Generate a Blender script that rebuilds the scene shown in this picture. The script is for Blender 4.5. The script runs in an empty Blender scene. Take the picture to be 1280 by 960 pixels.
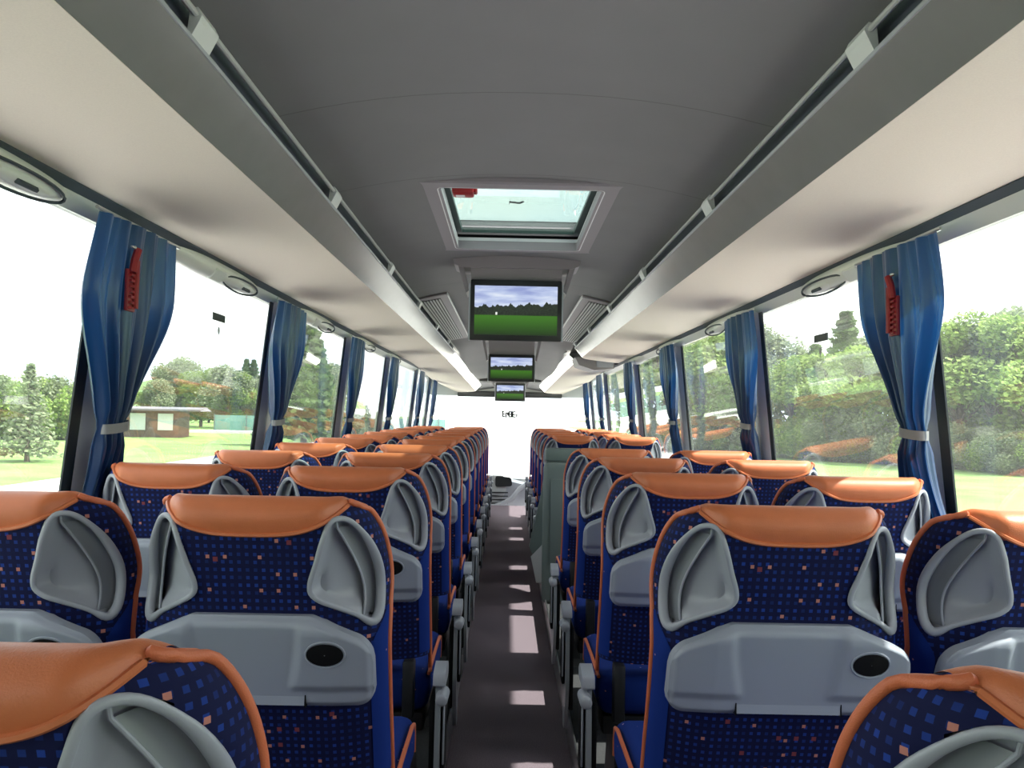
import bpy, bmesh, math, random
from math import sin, cos, pi, radians, sqrt, exp
from mathutils import Vector, Matrix, Euler

random.seed(7)
C = bpy.context.scene.collection

# ------------------------------------------------------------------ camera
CAMX, CAMZ = -0.033, 1.26
F = 1030.0
cd = bpy.data.cameras.new('camera')
cam = bpy.data.objects.new('camera', cd); C.objects.link(cam)
cd.sensor_width = 36.0; cd.lens = F * 36.0 / 1280.0
cd.clip_start = 0.02; cd.clip_end = 2000
cam.location = (CAMX, 0, CAMZ)
R = Matrix.Rotation(radians(-0.29), 4, 'Z') @ Matrix.Rotation(radians(90 + 2.12), 4, 'X') @ Matrix.Rotation(radians(1.15), 4, 'Z')
cam.rotation_euler = R.to_euler()
bpy.context.scene.camera = cam

# ------------------------------------------------------------------ world, sun, exposure
SKY = 1.9
SUN = 7.5
sc = bpy.context.scene
sc.view_settings.view_transform = 'Standard'
sc.view_settings.look = 'None'
sc.view_settings.exposure = 0.66
sc.view_settings.gamma = 1.0
sc.view_settings.use_curve_mapping = False
try:
    sc.cycles.use_denoising = True
    sc.cycles.max_bounces = 10
    sc.cycles.diffuse_bounces = 5
    sc.cycles.glossy_bounces = 4
    sc.cycles.transparent_max_bounces = 24
    sc.cycles.transmission_bounces = 6
    sc.cycles.sample_clamp_indirect = 6.0
    sc.cycles.caustics_reflective = False
except Exception:
    pass
w = bpy.data.worlds.new('world'); sc.world = w; w.use_nodes = True
nt = w.node_tree; nt.nodes.clear()
wo = nt.nodes.new('ShaderNodeOutputWorld'); bg = nt.nodes.new('ShaderNodeBackground')
tc = nt.nodes.new('ShaderNodeTexCoord'); mp = nt.nodes.new('ShaderNodeMapping')
mp.inputs['Scale'].default_value = (1.2, 1.2, 3.0)
nz = nt.nodes.new('ShaderNodeTexNoise'); nz.inputs['Scale'].default_value = 1.6; nz.inputs['Detail'].default_value = 6
cr = nt.nodes.new('ShaderNodeValToRGB')
cr.color_ramp.elements[0].position = 0.36; cr.color_ramp.elements[0].color = (0.62, 0.78, 0.95, 1)
cr.color_ramp.elements[1].position = 0.55; cr.color_ramp.elements[1].color = (1.0, 1.0, 1.0, 1)
nt.links.new(tc.outputs['Generated'], mp.inputs['Vector']); nt.links.new(mp.outputs['Vector'], nz.inputs['Vector'])
nt.links.new(nz.outputs['Fac'], cr.inputs['Fac']); nt.links.new(cr.outputs['Color'], bg.inputs['Color'])
bg.inputs['Strength'].default_value = SKY
nt.links.new(bg.outputs['Background'], wo.inputs['Surface'])
sl = bpy.data.lights.new('sun', 'SUN'); sl.energy = SUN; sl.angle = radians(0.9); sl.color = (1.0, 0.96, 0.88)
so = bpy.data.objects.new('sun', sl); C.objects.link(so)
so.rotation_euler = Vector((-0.665, 0.10, -1.0)).to_track_quat('-Z', 'Y').to_euler()

# ------------------------------------------------------------------ materials
def new_mat(name):
    m = bpy.data.materials.new(name); m.use_nodes = True
    n = m.node_tree; b = n.nodes['Principled BSDF']
    return m, n, b
def pbr(name, col, rough=0.5, metal=0.0, spec=0.5, noise=0.0, nscale=40, bump=0.0, bscale=200, coat=0.0):
    m, n, b = new_mat(name)
    b.inputs['Base Color'].default_value = (*col, 1)
    b.inputs['Roughness'].default_value = rough
    b.inputs['Metallic'].default_value = metal
    b.inputs['Specular IOR Level'].default_value = spec
    b.inputs['Coat Weight'].default_value = coat
    t = n.nodes.new('ShaderNodeTexCoord')
    if noise > 0:
        z = n.nodes.new('ShaderNodeTexNoise'); z.inputs['Scale'].default_value = nscale; z.inputs['Detail'].default_value = 5
        n.links.new(t.outputs['Object'], z.inputs['Vector'])
        r = n.nodes.new('ShaderNodeValToRGB')
        r.color_ramp.elements[0].position = 0.3; r.color_ramp.elements[1].position = 0.7
        r.color_ramp.elements[0].color = (*[c * (1 - noise) for c in col], 1)
        r.color_ramp.elements[1].color = (*[min(1, c * (1 + noise)) for c in col], 1)
        n.links.new(z.outputs['Fac'], r.inputs['Fac']); n.links.new(r.outputs['Color'], b.inputs['Base Color'])
    if bump > 0:
        z2 = n.nodes.new('ShaderNodeTexNoise'); z2.inputs['Scale'].default_value = bscale; z2.inputs['Detail'].default_value = 3
        n.links.new(t.outputs['Object'], z2.inputs['Vector'])
        bp = n.nodes.new('ShaderNodeBump'); bp.inputs['Strength'].default_value = bump; bp.inputs['Distance'].default_value = 0.002
        n.links.new(z2.outputs['Fac'], bp.inputs['Height']); n.links.new(bp.outputs['Normal'], b.inputs['Normal'])
    return m
def emis(name, col, st):
    m, n, b = new_mat(name)
    b.inputs['Base Color'].default_value = (*col, 1)
    b.inputs['Emission Color'].default_value = (*col, 1); b.inputs['Emission Strength'].default_value = st
    return m
def math_node(n, op, a, b=None, c=None):
    x = n.nodes.new('ShaderNodeMath'); x.operation = op
    for i, v in enumerate((a, b, c)):
        if v is None: continue
        if isinstance(v, (int, float)): x.inputs[i].default_value = v
        else: n.links.new(v, x.inputs[i])
    return x.outputs[0]
def glass_mat(name, tint, fac=0.018, rough=0.0):
    m = bpy.data.materials.new(name); m.use_nodes = True
    n = m.node_tree; n.nodes.clear()
    o = n.nodes.new('ShaderNodeOutputMaterial'); mx = n.nodes.new('ShaderNodeMixShader')
    tr = n.nodes.new('ShaderNodeBsdfTransparent'); gl = n.nodes.new('ShaderNodeBsdfGlossy')
    fr = n.nodes.new('ShaderNodeFresnel'); ge = n.nodes.new('ShaderNodeNewGeometry')
    n.links.new(math_node(n, 'MULTIPLY_ADD', ge.outputs['Backfacing'], 1 / 1.45 - 1.45, 1.45), fr.inputs['IOR'])
    tr.inputs['Color'].default_value = (*tint, 1); gl.inputs['Roughness'].default_value = rough
    gl.inputs['Color'].default_value = (1, 1, 1, 1)
    n.links.new(fr.outputs['Fac'], mx.inputs['Fac']); n.links.new(tr.outputs['BSDF'], mx.inputs[1]); n.links.new(gl.outputs['BSDF'], mx.inputs[2])
    hz = n.nodes.new('ShaderNodeBsdfTranslucent'); hz.inputs['Color'].default_value = (.9, .9, .9, 1)
    m2 = n.nodes.new('ShaderNodeMixShader'); m2.inputs[0].default_value = fac
    n.links.new(mx.outputs['Shader'], m2.inputs[1]); n.links.new(hz.outputs[0], m2.inputs[2])
    n.links.new(m2.outputs['Shader'], o.inputs['Surface'])
    return m
def fabric_mat():
    m, n, b = new_mat('blue_dotted_fabric')
    uv = n.nodes.new('ShaderNodeUVMap'); uv.uv_map = 'UVMap'
    sep = n.nodes.new('ShaderNodeSeparateXYZ'); n.links.new(uv.outputs['UV'], sep.inputs[0])
    M = lambda *a: math_node(n, *a)
    def grid(scale, off=0.0):
        u = M('MULTIPLY_ADD', sep.outputs[0], 1 / scale, off); v = M('MULTIPLY_ADD', sep.outputs[1], 1 / scale, off * 1.7)
        return u, v
    def sq(u, v, half):
        du = M('ABSOLUTE', M('SUBTRACT', M('FRACT', u), 0.5)); dv = M('ABSOLUTE', M('SUBTRACT', M('FRACT', v), 0.5))
        return M('LESS_THAN', M('MAXIMUM', du, dv), half)
    u, v = grid(0.0135)
    dots = sq(u, v, 0.22)
    def hashed(u, v, th, seed):
        cx = n.nodes.new('ShaderNodeCombineXYZ')
        n.links.new(M('FLOOR', u), cx.inputs[0]); n.links.new(M('FLOOR', v), cx.inputs[1]); cx.inputs[2].default_value = seed
        wn = n.nodes.new('ShaderNodeTexWhiteNoise'); n.links.new(cx.outputs[0], wn.inputs['Vector'])
        return wn.outputs['Value'], M('GREATER_THAN', wn.outputs['Value'], th)
    hv, _ = hashed(u, v, .5, 2.0)
    def mixc(f, a, bcol):
        x = n.nodes.new('ShaderNodeMix'); x.data_type = 'RGBA'
        if isinstance(f, float): x.inputs[0].default_value = f
        else: n.links.new(f, x.inputs[0])
        if isinstance(a, tuple): x.inputs[6].default_value = (*a, 1)
        else: n.links.new(a, x.inputs[6])
        if isinstance(bcol, tuple): x.inputs[7].default_value = (*bcol, 1)
        else: n.links.new(bcol, x.inputs[7])
        return x.outputs[2]
    dotcol = mixc(hv, (0.006, 0.017, 0.105), (0.012, 0.045, 0.28))
    col = mixc(dots, (0.0035, 0.006, 0.048), dotcol)
    # rusty squares, then pale pink-orange squares
    u2, v2 = grid(0.031, 0.31); _, on2 = hashed(u2, v2, 0.86, 5.0)
    col = mixc(M('MULTIPLY', sq(u2, v2, 0.13), on2), col, (0.20, 0.045, 0.06))
    u3, v3 = grid(0.029, 0.77); _, on3 = hashed(u3, v3, 0.80, 9.0)
    col = mixc(M('MULTIPLY', sq(u3, v3, 0.105), on3), col, (0.50, 0.20, 0.16))
    n.links.new(col, b.inputs['Base Color'])
    b.inputs['Roughness'].default_value = 0.85; b.inputs['Specular IOR Level'].default_value = 0.25
    return m
def screen_mat():
    m, n, b = new_mat('landscape_screen')
    uv = n.nodes.new('ShaderNodeUVMap'); uv.uv_map = 'UVMap'
    sep = n.nodes.new('ShaderNodeSeparateXYZ'); n.links.new(uv.outputs['UV'], sep.inputs[0])
    M = lambda *a: math_node(n, *a)
    U, V = sep.outputs[0], sep.outputs[1]
    def noise(sx, sy, det=4):
        mp = n.nodes.new('ShaderNodeMapping'); mp.inputs['Scale'].default_value = (sx, sy, 1); n.links.new(uv.outputs['UV'], mp.inputs['Vector'])
        z = n.nodes.new('ShaderNodeTexNoise'); z.inputs['Scale'].default_value = 1; z.inputs['Detail'].default_value = det
        n.links.new(mp.outputs[0], z.inputs['Vector']); return z.outputs['Fac']
    def ramp(f, els):
        r = n.nodes.new('ShaderNodeValToRGB'); e = r.color_ramp.elements
        e[0].position, e[0].color = els[0][0], (*els[0][1], 1); e[1].position, e[1].color = els[-1][0], (*els[-1][1], 1)
        for p, c in els[1:-1]:
            k = e.new(p); k.color = (*c, 1)
        n.links.new(f, r.inputs['Fac']); return r.outputs['Color']
    def mix(f, a, bb):
        x = n.nodes.new('ShaderNodeMix'); x.data_type = 'RGBA'; n.links.new(f, x.inputs[0])
        for i, q in ((6, a), (7, bb)):
            if isinstance(q, tuple): x.inputs[i].default_value = (*q, 1)
            else: n.links.new(q, x.inputs[i])
        return x.outputs[2]
    sky = ramp(M('MULTIPLY_ADD', V, -0.25, M('ADD', noise(2.5, 7, 3), .17)), [(0.30, (0.30, 0.36, 0.66)), (0.50, (0.52, 0.60, 0.84)), (0.66, (0.78, 0.84, 0.95))])
    grass = ramp(V, [(0.0, (0.012, 0.035, 0.006)), (0.35, (0.045, 0.17, 0.012))])
    wood = ramp(noise(40, 30), [(0.35, (0.006, 0.008, 0.006)), (0.7, (0.035, 0.05, 0.03))])
    col = mix(M('LESS_THAN', V, 0.40), sky, grass)
    jag = M('ADD', M('MULTIPLY_ADD', noise(13, 0.01, 10), 0.36, 0.39), M('MULTIPLY', U, 0.08))
    col = mix(M('MULTIPLY', M('GREATER_THAN', V, 0.40), M('LESS_THAN', V, jag)), col, wood)
    dx = M('ABSOLUTE', M('SUBTRACT', U, 0.265)); dy = M('ABSOLUTE', M('SUBTRACT', V, 0.435))
    col = mix(M('MULTIPLY', M('LESS_THAN', dx, 0.011), M('LESS_THAN', dy, 0.028)), col, (0.9, 0.9, 0.85))
    b.inputs['Base Color'].default_value = (0.01, 0.01, 0.01, 1); b.inputs['Roughness'].default_value = 0.35
    n.links.new(col, b.inputs['Emission Color']); b.inputs['Emission Strength'].default_value = 0.62
    return m
def curtain_mat():
    m, n, b = new_mat('blue_satin_curtain')
    b.inputs['Base Color'].default_value = (0.008, 0.042, 0.135, 1)
    b.inputs['Roughness'].default_value = 0.30; b.inputs['Specular IOR Level'].default_value = 0.6
    b.inputs['Sheen Weight'].default_value = 0.2
    t = n.nodes.new('ShaderNodeBsdfTranslucent'); t.inputs['Color'].default_value = (0.015, 0.12, 0.40, 1)
    mx = n.nodes.new('ShaderNodeMixShader'); mx.inputs[0].default_value = 0.16
    o = [q for q in n.nodes if q.type == 'OUTPUT_MATERIAL'][0]
    n.links.new(b.outputs[0], mx.inputs[1]); n.links.new(t.outputs[0], mx.inputs[2]); n.links.new(mx.outputs[0], o.inputs['Surface'])
    return m
def leaf_mat(name, a, b_):
    m, n, b = new_mat(name)
    ge = n.nodes.new('ShaderNodeNewGeometry'); r = n.nodes.new('ShaderNodeValToRGB')
    r.color_ramp.elements[0].color = (*a, 1); r.color_ramp.elements[1].color = (*b_, 1)
    n.links.new(ge.outputs['Random Per Island'], r.inputs['Fac']); n.links.new(r.outputs['Color'], b.inputs['Base Color'])
    b.inputs['Roughness'].default_value = 0.7
    t = n.nodes.new('ShaderNodeBsdfTranslucent'); n.links.new(r.outputs['Color'], t.inputs['Color'])
    mx = n.nodes.new('ShaderNodeMixShader'); mx.inputs[0].default_value = 0.4
    o = [q for q in n.nodes if q.type == 'OUTPUT_MATERIAL'][0]
    n.links.new(b.outputs[0], mx.inputs[1]); n.links.new(t.outputs[0], mx.inputs[2]); n.links.new(mx.outputs[0], o.inputs['Surface'])
    return m

FAB = fabric_mat()
LEATHER = pbr('orange_leather', (0.58, 0.165, 0.065), 0.42, spec=0.45, noise=0.06, nscale=25, bump=0.25, bscale=500)
PIPE = pbr('orange_piping', (0.62, 0.15, 0.06), 0.5, bump=0.3, bscale=700)
GREY = pbr('light_grey_plastic', (0.37, 0.385, 0.44), 0.38, spec=0.5, bump=0.12, bscale=900)
TRAY = pbr('grey_tray_plastic', (0.30, 0.325, 0.39), 0.50, spec=0.45, bump=0.12, bscale=900)
SLOT_SHADE = pbr('shaded_slot_plastic', (0.21, 0.22, 0.25), 0.35, spec=0.5)  # light grey plastic again, darkened to carry the grip slot's shade
DARK = pbr('dark_plastic', (0.012, 0.013, 0.015), 0.5)
BLACK = pbr('black_recess', (0.004, 0.004, 0.005), 0.7, spec=0.2)
ARMG = pbr('bracket_grey', (0.27, 0.29, 0.32), 0.36, spec=0.6)
METAL = pbr('brushed_metal', (0.55, 0.57, 0.58), 0.3, metal=1.0)
CARPET = pbr('aisle_carpet', (0.17, 0.135, 0.16), 0.95, spec=0.1, noise=0.35, nscale=260, bump=0.6, bscale=400)
PLATF = pbr('platform_vinyl', (0.035, 0.036, 0.040), 0.7, noise=0.2, nscale=120)
RACK = pbr('beige_rack_fabric', (0.80, 0.725, 0.65), 0.85, spec=0.15, noise=0.03, nscale=300, bump=0.1, bscale=600)
STRIP = pbr('glossy_grey_strip', (0.27, 0.26, 0.275), 0.16, spec=0.12, noise=0.03, nscale=10)
WALLM = pbr('light_grey_panel', (0.52, 0.53, 0.54), 0.6)
LOWW = pbr('blue_grey_sidewall', (0.06, 0.075, 0.10), 0.85)
PILLAR = pbr('white_pillar', (0.88, 0.88, 0.90), 0.35)
SEAL = pbr('dark_window_seal', (0.035, 0.045, 0.048), 0.5)
GUT = pbr('dark_groove', (0.05, 0.065, 0.085), 0.6)
CHAN = pbr('pale_channel', (0.72, 0.72, 0.72), 0.35, spec=0.6)
CURT = curtain_mat()
TIE = pbr('grey_tie_band', (0.24, 0.24, 0.25), 0.6)
RED = pbr('red_plastic', (0.34, 0.018, 0.022), 0.35)
WHITE = pbr('white_plastic', (0.75, 0.76, 0.78), 0.4)
HOUS = pbr('mauve_grey_housing', (0.27, 0.25, 0.27), 0.55)
GREENG = pbr('partition_grey_green', (0.135, 0.175, 0.17), 0.5)
LAMP = emis('lit_diffuser', (1.0, 0.99, 0.86), 5.0)
GLASS = glass_mat('side_glass', (0.955, 0.985, 0.965))
HGLASS = glass_mat('green_hatch_glass', (0.62, 0.72, 0.68))
SCREEN = screen_mat()
def side_mat():
    m, n, b = new_mat('royal_blue_side_fabric')
    uv = n.nodes.new('ShaderNodeUVMap'); uv.uv_map = 'UVMap'
    v = n.nodes.new('ShaderNodeTexVoronoi'); v.inputs['Scale'].default_value = 38; n.links.new(uv.outputs['UV'], v.inputs['Vector'])
    hit = math_node(n, 'LESS_THAN', v.outputs['Distance'], 0.085)
    sp = n.nodes.new('ShaderNodeSeparateColor'); n.links.new(v.outputs['Color'], sp.inputs[0])
    on = math_node(n, 'MULTIPLY', hit, math_node(n, 'GREATER_THAN', sp.outputs[0], 0.35))
    r = n.nodes.new('ShaderNodeMix'); r.data_type = 'RGBA'; n.links.new(sp.outputs[1], r.inputs[0]); r.inputs[6].default_value = (0.45, 0.50, 0.75, 1); r.inputs[7].default_value = (0.55, 0.18, 0.13, 1)
    x = n.nodes.new('ShaderNodeMix'); x.data_type = 'RGBA'; n.links.new(on, x.inputs[0]); x.inputs[6].default_value = (0.008, 0.030, 0.20, 1); n.links.new(r.outputs[2], x.inputs[7])
    n.links.new(x.outputs[2], b.inputs['Base Color']); b.inputs['Roughness'].default_value = .9; b.inputs['Specular IOR Level'].default_value = .15
    return m
SIDE = side_mat()
def ceiling_mat():
    m = pbr('grey_ceiling_panel', (0.215, 0.212, 0.222), 0.75, spec=0.2, noise=0.03, nscale=4, bump=0.08, bscale=400)
    n = m.node_tree; b = n.nodes['Principled BSDF']
    t = n.nodes.new('ShaderNodeTexCoord'); s = n.nodes.new('ShaderNodeSeparateXYZ'); n.links.new(t.outputs['Object'], s.inputs[0])
    acc = None
    for y in (0.9, 2.02, 2.72, 4.9, 6.6, 8.3):
        d = math_node(n, 'LESS_THAN', math_node(n, 'ABSOLUTE', math_node(n, 'SUBTRACT', s.outputs[1], y)), 0.0022)
        acc = d if acc is None else math_node(n, 'MAXIMUM', acc, d)
    src = b.inputs['Base Color'].links[0].from_socket
    x = n.nodes.new('ShaderNodeMix'); x.data_type = 'RGBA'; n.links.new(acc, x.inputs[0]); n.links.new(src, x.inputs[6]); x.inputs[7].default_value = (0.15, 0.15, 0.155, 1)
    n.links.new(x.outputs[2], b.inputs['Base Color'])
    return m
CEIL = ceiling_mat()

# ------------------------------------------------------------------ mesh helpers
class MB:
    def __init__(s): s.v = []; s.f = []; s.uv = None
    def add(s, vs, fs):
        o = len(s.v); s.v += [tuple(p) for p in vs]; s.f += [tuple(i + o for i in q) for q in fs]; return s
    def box(s, x0, x1, y0, y1, z0, z1, bev=0.0, seg=2):
        b = bmesh.new(); bmesh.ops.create_cube(b, size=1)
        for q in b.verts: q.co = Vector(((x0 + x1) / 2 + q.co.x * (x1 - x0), (y0 + y1) / 2 + q.co.y * (y1 - y0), (z0 + z1) / 2 + q.co.z * (z1 - z0)))
        if bev > 0: bmesh.ops.bevel(b, geom=list(b.edges), offset=bev, segments=seg, profile=0.5, affect='EDGES')
        b.verts.index_update(); s.add([q.co[:] for q in b.verts], [[q.index for q in f.verts] for f in b.faces]); b.free(); return s
    def hexa(s, p):   # eight corners: bottom four, top four
        return s.add(p, [(0, 3, 2, 1), (4, 5, 6, 7), (0, 1, 5, 4), (1, 2, 6, 5), (2, 3, 7, 6), (3, 0, 4, 7)])
    def grid(s, rows, close=False):
        nr, nc = len(rows), len(rows[0]); vs = [p for r in rows for p in r]; fs = []
        for i in range(nr - 1):
            for j in range(nc if close else nc - 1):
                k = (j + 1) % nc; fs.append((i * nc + j, i * nc + k, (i + 1) * nc + k, (i + 1) * nc + j))
        return s.add(vs, fs)
    def tube(s, path, r, n=8, closed=False, flat=1.0):
        path = [Vector(p) for p in path]; m = len(path); rows = []
        for i, p in enumerate(path):
            a = path[(i - 1) % m] if (closed or i > 0) else p; b = path[(i + 1) % m] if (closed or i < m - 1) else p
            t = (b - a).normalized(); up = Vector((0, 1, 0)) if abs(t.y) < 0.9 else Vector((0, 0, 1))
            s1 = t.cross(up).normalized(); s2 = s1.cross(t).normalized()
            rr = r[i] if isinstance(r, (list, tuple)) else r
            rows.append([tuple(p + s1 * rr * cos(2 * pi * k / n) + s2 * rr * flat * sin(2 * pi * k / n)) for k in range(n)])
        if closed: rows.append(rows[0])
        o = len(s.v); s.grid(rows, True)
        if not closed:
            s.f.append(tuple(o + k for k in range(n))[::-1]); s.f.append(tuple(o + (m - 1) * n + k for k in range(n)))
        return s
    def prism(s, pts, axis, a, b):   # polygon extruded along an axis; pts are the other two coords in order
        def P(p, q):
            return (q, p[0], p[1]) if axis == 'x' else ((p[0], q, p[1]) if axis == 'y' else (p[0], p[1], q))
        n = len(pts)
        return s.add([P(p, a) for p in pts] + [P(p, b) for p in pts], [tuple(range(n))[::-1], tuple(range(n, 2 * n))] + [(i, (i + 1) % n, n + (i + 1) % n, n + i) for i in range(n)])
    def cyl(s, c, r, axis, h, n=20, r2=None):
        r2 = r if r2 is None else r2; rows = []
        for q, rr in ((0, r), (1, r2)):
            row = []
            for k in range(n):
                a, b = rr * cos(2 * pi * k / n), rr * sin(2 * pi * k / n); d = h * q
                row.append((c[0] + d, c[1] + a, c[2] + b) if axis == 'x' else ((c[0] + a, c[1] + d, c[2] + b) if axis == 'y' else (c[0] + a, c[1] + b, c[2] + d)))
            rows.append(row)
        o = len(s.v); s.grid(rows, True); s.f.append(tuple(o + k for k in range(n))[::-1]); s.f.append(tuple(o + n + k for k in range(n))); return s
    def sphere(s, c, r, n=12, m=8):
        rows = []
        for i in range(m + 1):
            t = pi * i / m
            rows.append([(c[0] + r[0] * sin(t) * cos(2 * pi * k / n), c[1] + r[1] * sin(t) * sin(2 * pi * k / n), c[2] + r[2] * cos(t)) for k in range(n)])
        return s.grid(rows, True)
    def mir(s):
        s.v = [(-x, y, z) for x, y, z in s.v]; s.f = [q[::-1] for q in s.f]; return s
    def build(s, name, mat, parent=None, smooth=True, sharp=40):
        me = bpy.data.meshes.new(name); me.from_pydata(s.v, [], s.f); me.validate()
        b = bmesh.new(); b.from_mesh(me)
        bmesh.ops.remove_doubles(b, verts=b.verts, dist=1e-5)
        bmesh.ops.recalc_face_normals(b, faces=b.faces); b.to_mesh(me); b.free()
        uvl = me.uv_layers.new(name='UVMap')
        if s.uv:
            for l in me.loops:
                uvl.data[l.index].uv = s.uv(me.vertices[l.vertex_index].co)
        else:
            for p in me.polygons:
                nn = p.normal; ax = max(range(3), key=lambda i: abs(nn[i]))
                for li in p.loop_indices:
                    co = me.vertices[me.loops[li].vertex_index].co
                    uvl.data[li].uv = (co.x + .5, co.z) if ax == 1 else ((co.y + 1.5, co.z) if ax == 0 else (co.x + .5, co.y + 3))
        if smooth:
            me.shade_smooth()
            try: me.set_sharp_from_angle(angle=radians(sharp))
            except Exception: pass
        me.materials.append(mat)
        o = bpy.data.objects.new(name, me); C.objects.link(o)
        if parent is not None: o.parent = parent
        return o
def tag(o, label=None, cat=None, group=None, kind=None):
    if label: o['label'] = label
    if cat: o['category'] = cat
    if group: o['group'] = group
    if kind: o['kind'] = kind
    return o
def empty(name, loc=(0, 0, 0), rz=0):
    o = bpy.data.objects.new(name, None); C.objects.link(o); o.location = loc; o.rotation_euler.z = rz; o.empty_display_size = 0.1; return o
def copy_tree(o, parent=None):
    c = o.copy(); C.objects.link(c); c.parent = parent
    for ch in [q for q in o.children]: copy_tree(ch, c)
    return c
def struct(o): o['kind'] = 'structure'; return o
def smooth_closed(pts, n=6):
    out = []; m = len(pts)
    for i in range(m):
        p0, p1, p2, p3 = pts[i - 1], pts[i], pts[(i + 1) % m], pts[(i + 2) % m]
        for k in range(n):
            t = k / n
            out.append(tuple(0.5 * ((2 * p1[j]) + (-p0[j] + p2[j]) * t + (2 * p0[j] - 5 * p1[j] + 4 * p2[j] - p3[j]) * t * t + (-p0[j] + 3 * p1[j] - 3 * p2[j] + p3[j]) * t ** 3) for j in range(len(p1))))
    return out
def rounded_poly(pts, r, n=5):
    out = []; m = len(pts)
    for i in range(m):
        p = Vector(pts[i]); a = Vector(pts[i - 1]) - p; b = Vector(pts[(i + 1) % m]) - p
        rr = min(r, a.length * .45, b.length * .45); A = p + a.normalized() * rr; B = p + b.normalized() * rr
        for k in range(n + 1):
            t = k / n; out.append(tuple(A * (1 - t) ** 2 + p * 2 * t * (1 - t) + B * t * t))
    return out
def inside(p, poly):
    c = False; j = len(poly) - 1
    for i in range(len(poly)):
        if (poly[i][1] > p[1]) != (poly[j][1] > p[1]) and p[0] < (poly[j][0] - poly[i][0]) * (p[1] - poly[i][1]) / (poly[j][1] - poly[i][1]) + poly[i][0]: c = not c
        j = i
    return c
def sm(a, b, x):
    t = max(0, min(1, (x - a) / (b - a))); return t * t * (3 - 2 * t)

# ------------------------------------------------------------------ bus shell (z = 0 is the aisle floor)
PZ = 0.08                       # platform under the seats
Y0, Y1 = -1.0, 12.4
WX = lambda z: 1.19 - 0.10 * (z - 1.26)
WB, WT = 0.74, 1.762            # window bottom and top
PIL = [0.35, 2.24, 3.84, 5.58, 7.43, 9.80, 11.6]
PILR = [0.35, 2.325, 3.84, 5.58, 7.43, 9.80, 11.6]

f = MB().box(-0.235, 0.235, Y0, 11.45, -0.05, 0.0).build('floor', CARPET); struct(f)
for s in (-1, 1):
    side = 'left' if s < 0 else 'right'
    p = MB().box(min(s * .235, s * 1.26), max(s * .235, s * 1.26), Y0, 10.4, -0.05, PZ).build('floor_platform_' + side, PLATF); struct(p)
    t = MB().box(min(s * .226, s * .2345), max(s * .226, s * .2345), Y0, 10.4, 0.0005, 0.106, .002, 1).build('trim_' + ('1' if s < 0 else '2'), METAL); struct(t)
# step down at the front
f2 = MB().box(-1.25, 1.25, 11.45, Y1 + .1, -0.55, -0.5).build('floor_front', PLATF); struct(f2)
f3 = MB().box(-1.25, -.235, 10.4, 11.45, -0.05, 0.0).box(.235, 1.25, 10.4, 11.45, -0.05, 0.0).build('floor_entry', PLATF); struct(f3)

for s in (-1, 1):
    side = 'left' if s < 0 else 'right'
    m = MB()
    zs = [(-0.05, 1.25), (0.55, 1.25), (WB - .02, WX(WB) - .02), (WB, WX(WB) - .02), (WB, WX(WB) + .05), (-0.05, 1.32)]
    m.prism([(s * x, z) for z, x in zs], 'y', Y0, Y1)
    m.build('wall_' + side, LOWW, smooth=False)['kind'] = 'structure'
    up = MB().prism([(s * WX(WT), WT), (s * (WX(WT) + .05), WT), (s * 1.2, 2.2), (s * 1.12, 2.2), (s * 1.10, 1.86)], 'y', Y0, Y1).build('wall_upper_' + side, WALLM, smooth=False); struct(up)
wb = MB().box(-1.3, 1.3, Y0 - .05, Y0, -.1, 2.25).build('wall_back', WALLM, smooth=False); struct(wb)
# front wall under and above the windscreen
wf = MB().box(-1.25, 1.25, Y1, Y1 + .06, -.55, .30).box(-1.25, 1.25, Y1 - .02, Y1 + .06, 1.53, 2.25).build('wall_front', WALLM, smooth=False); struct(wf)
ws = MB().box(-1.2, 1.2, Y1 + .02, Y1 + .03, .30, 1.53).build('window_13', GLASS, smooth=False); struct(ws)

# side windows and pillars
wn = 0; tn = 2
for s in (-1, 1):
    edges = [Y0] + (PIL if s < 0 else PILR) + [Y1]
    for i in range(len(edges) - 1):
        a, b = edges[i] + (0.12 if i > 0 else 0), edges[i + 1]
        wn += 1
        if wn == 13: wn = 14
        X0, X1 = WX(WB), WX(WT)
        g = MB().hexa([(s * X0, a, WB), (s * (X0 + .006), a, WB), (s * (X0 + .006), b, WB), (s * X0, b, WB),
                       (s * X1, a, WT), (s * (X1 + .006), a, WT), (s * (X1 + .006), b, WT), (s * X1, b, WT)]).build('window_%d' % wn, GLASS, smooth=False)
        struct(g)
        fr = MB()
        def strip(ya, yb, za, zb):
            fr.hexa([(s * (WX(za) - .006), ya, za), (s * (WX(za) - .001), ya, za), (s * (WX(za) - .001), yb, za), (s * (WX(za) - .006), yb, za),
                     (s * (WX(zb) - .006), ya, zb), (s * (WX(zb) - .001), ya, zb), (s * (WX(zb) - .001), yb, zb), (s * (WX(zb) - .006), yb, zb)])
        strip(a, a + .03, WB, WT); strip(b - .052, b, WB, WT); strip(a + .03, b - .052, WB, WB + .03)
        fr.build('window_seal', SEAL, g, smooth=False)
    for y in (PIL if s < 0 else PILR):
        tn += 1
        pz = [WB - .02, WT + .02]
        def pr(z): return [(s * (WX(z) + .005), y, z), (s * (WX(z) - .004), y, z), (s * (WX(z) - .030), y + .045, z), (s * (WX(z) - .030), y + .115, z), (s * (WX(z) + .005), y + .115, z)]
        q = MB().grid([pr(pz[0]), pr(pz[1])], True).build('trim_%d' % tn, PILLAR, smooth=False)
        struct(q)

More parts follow.
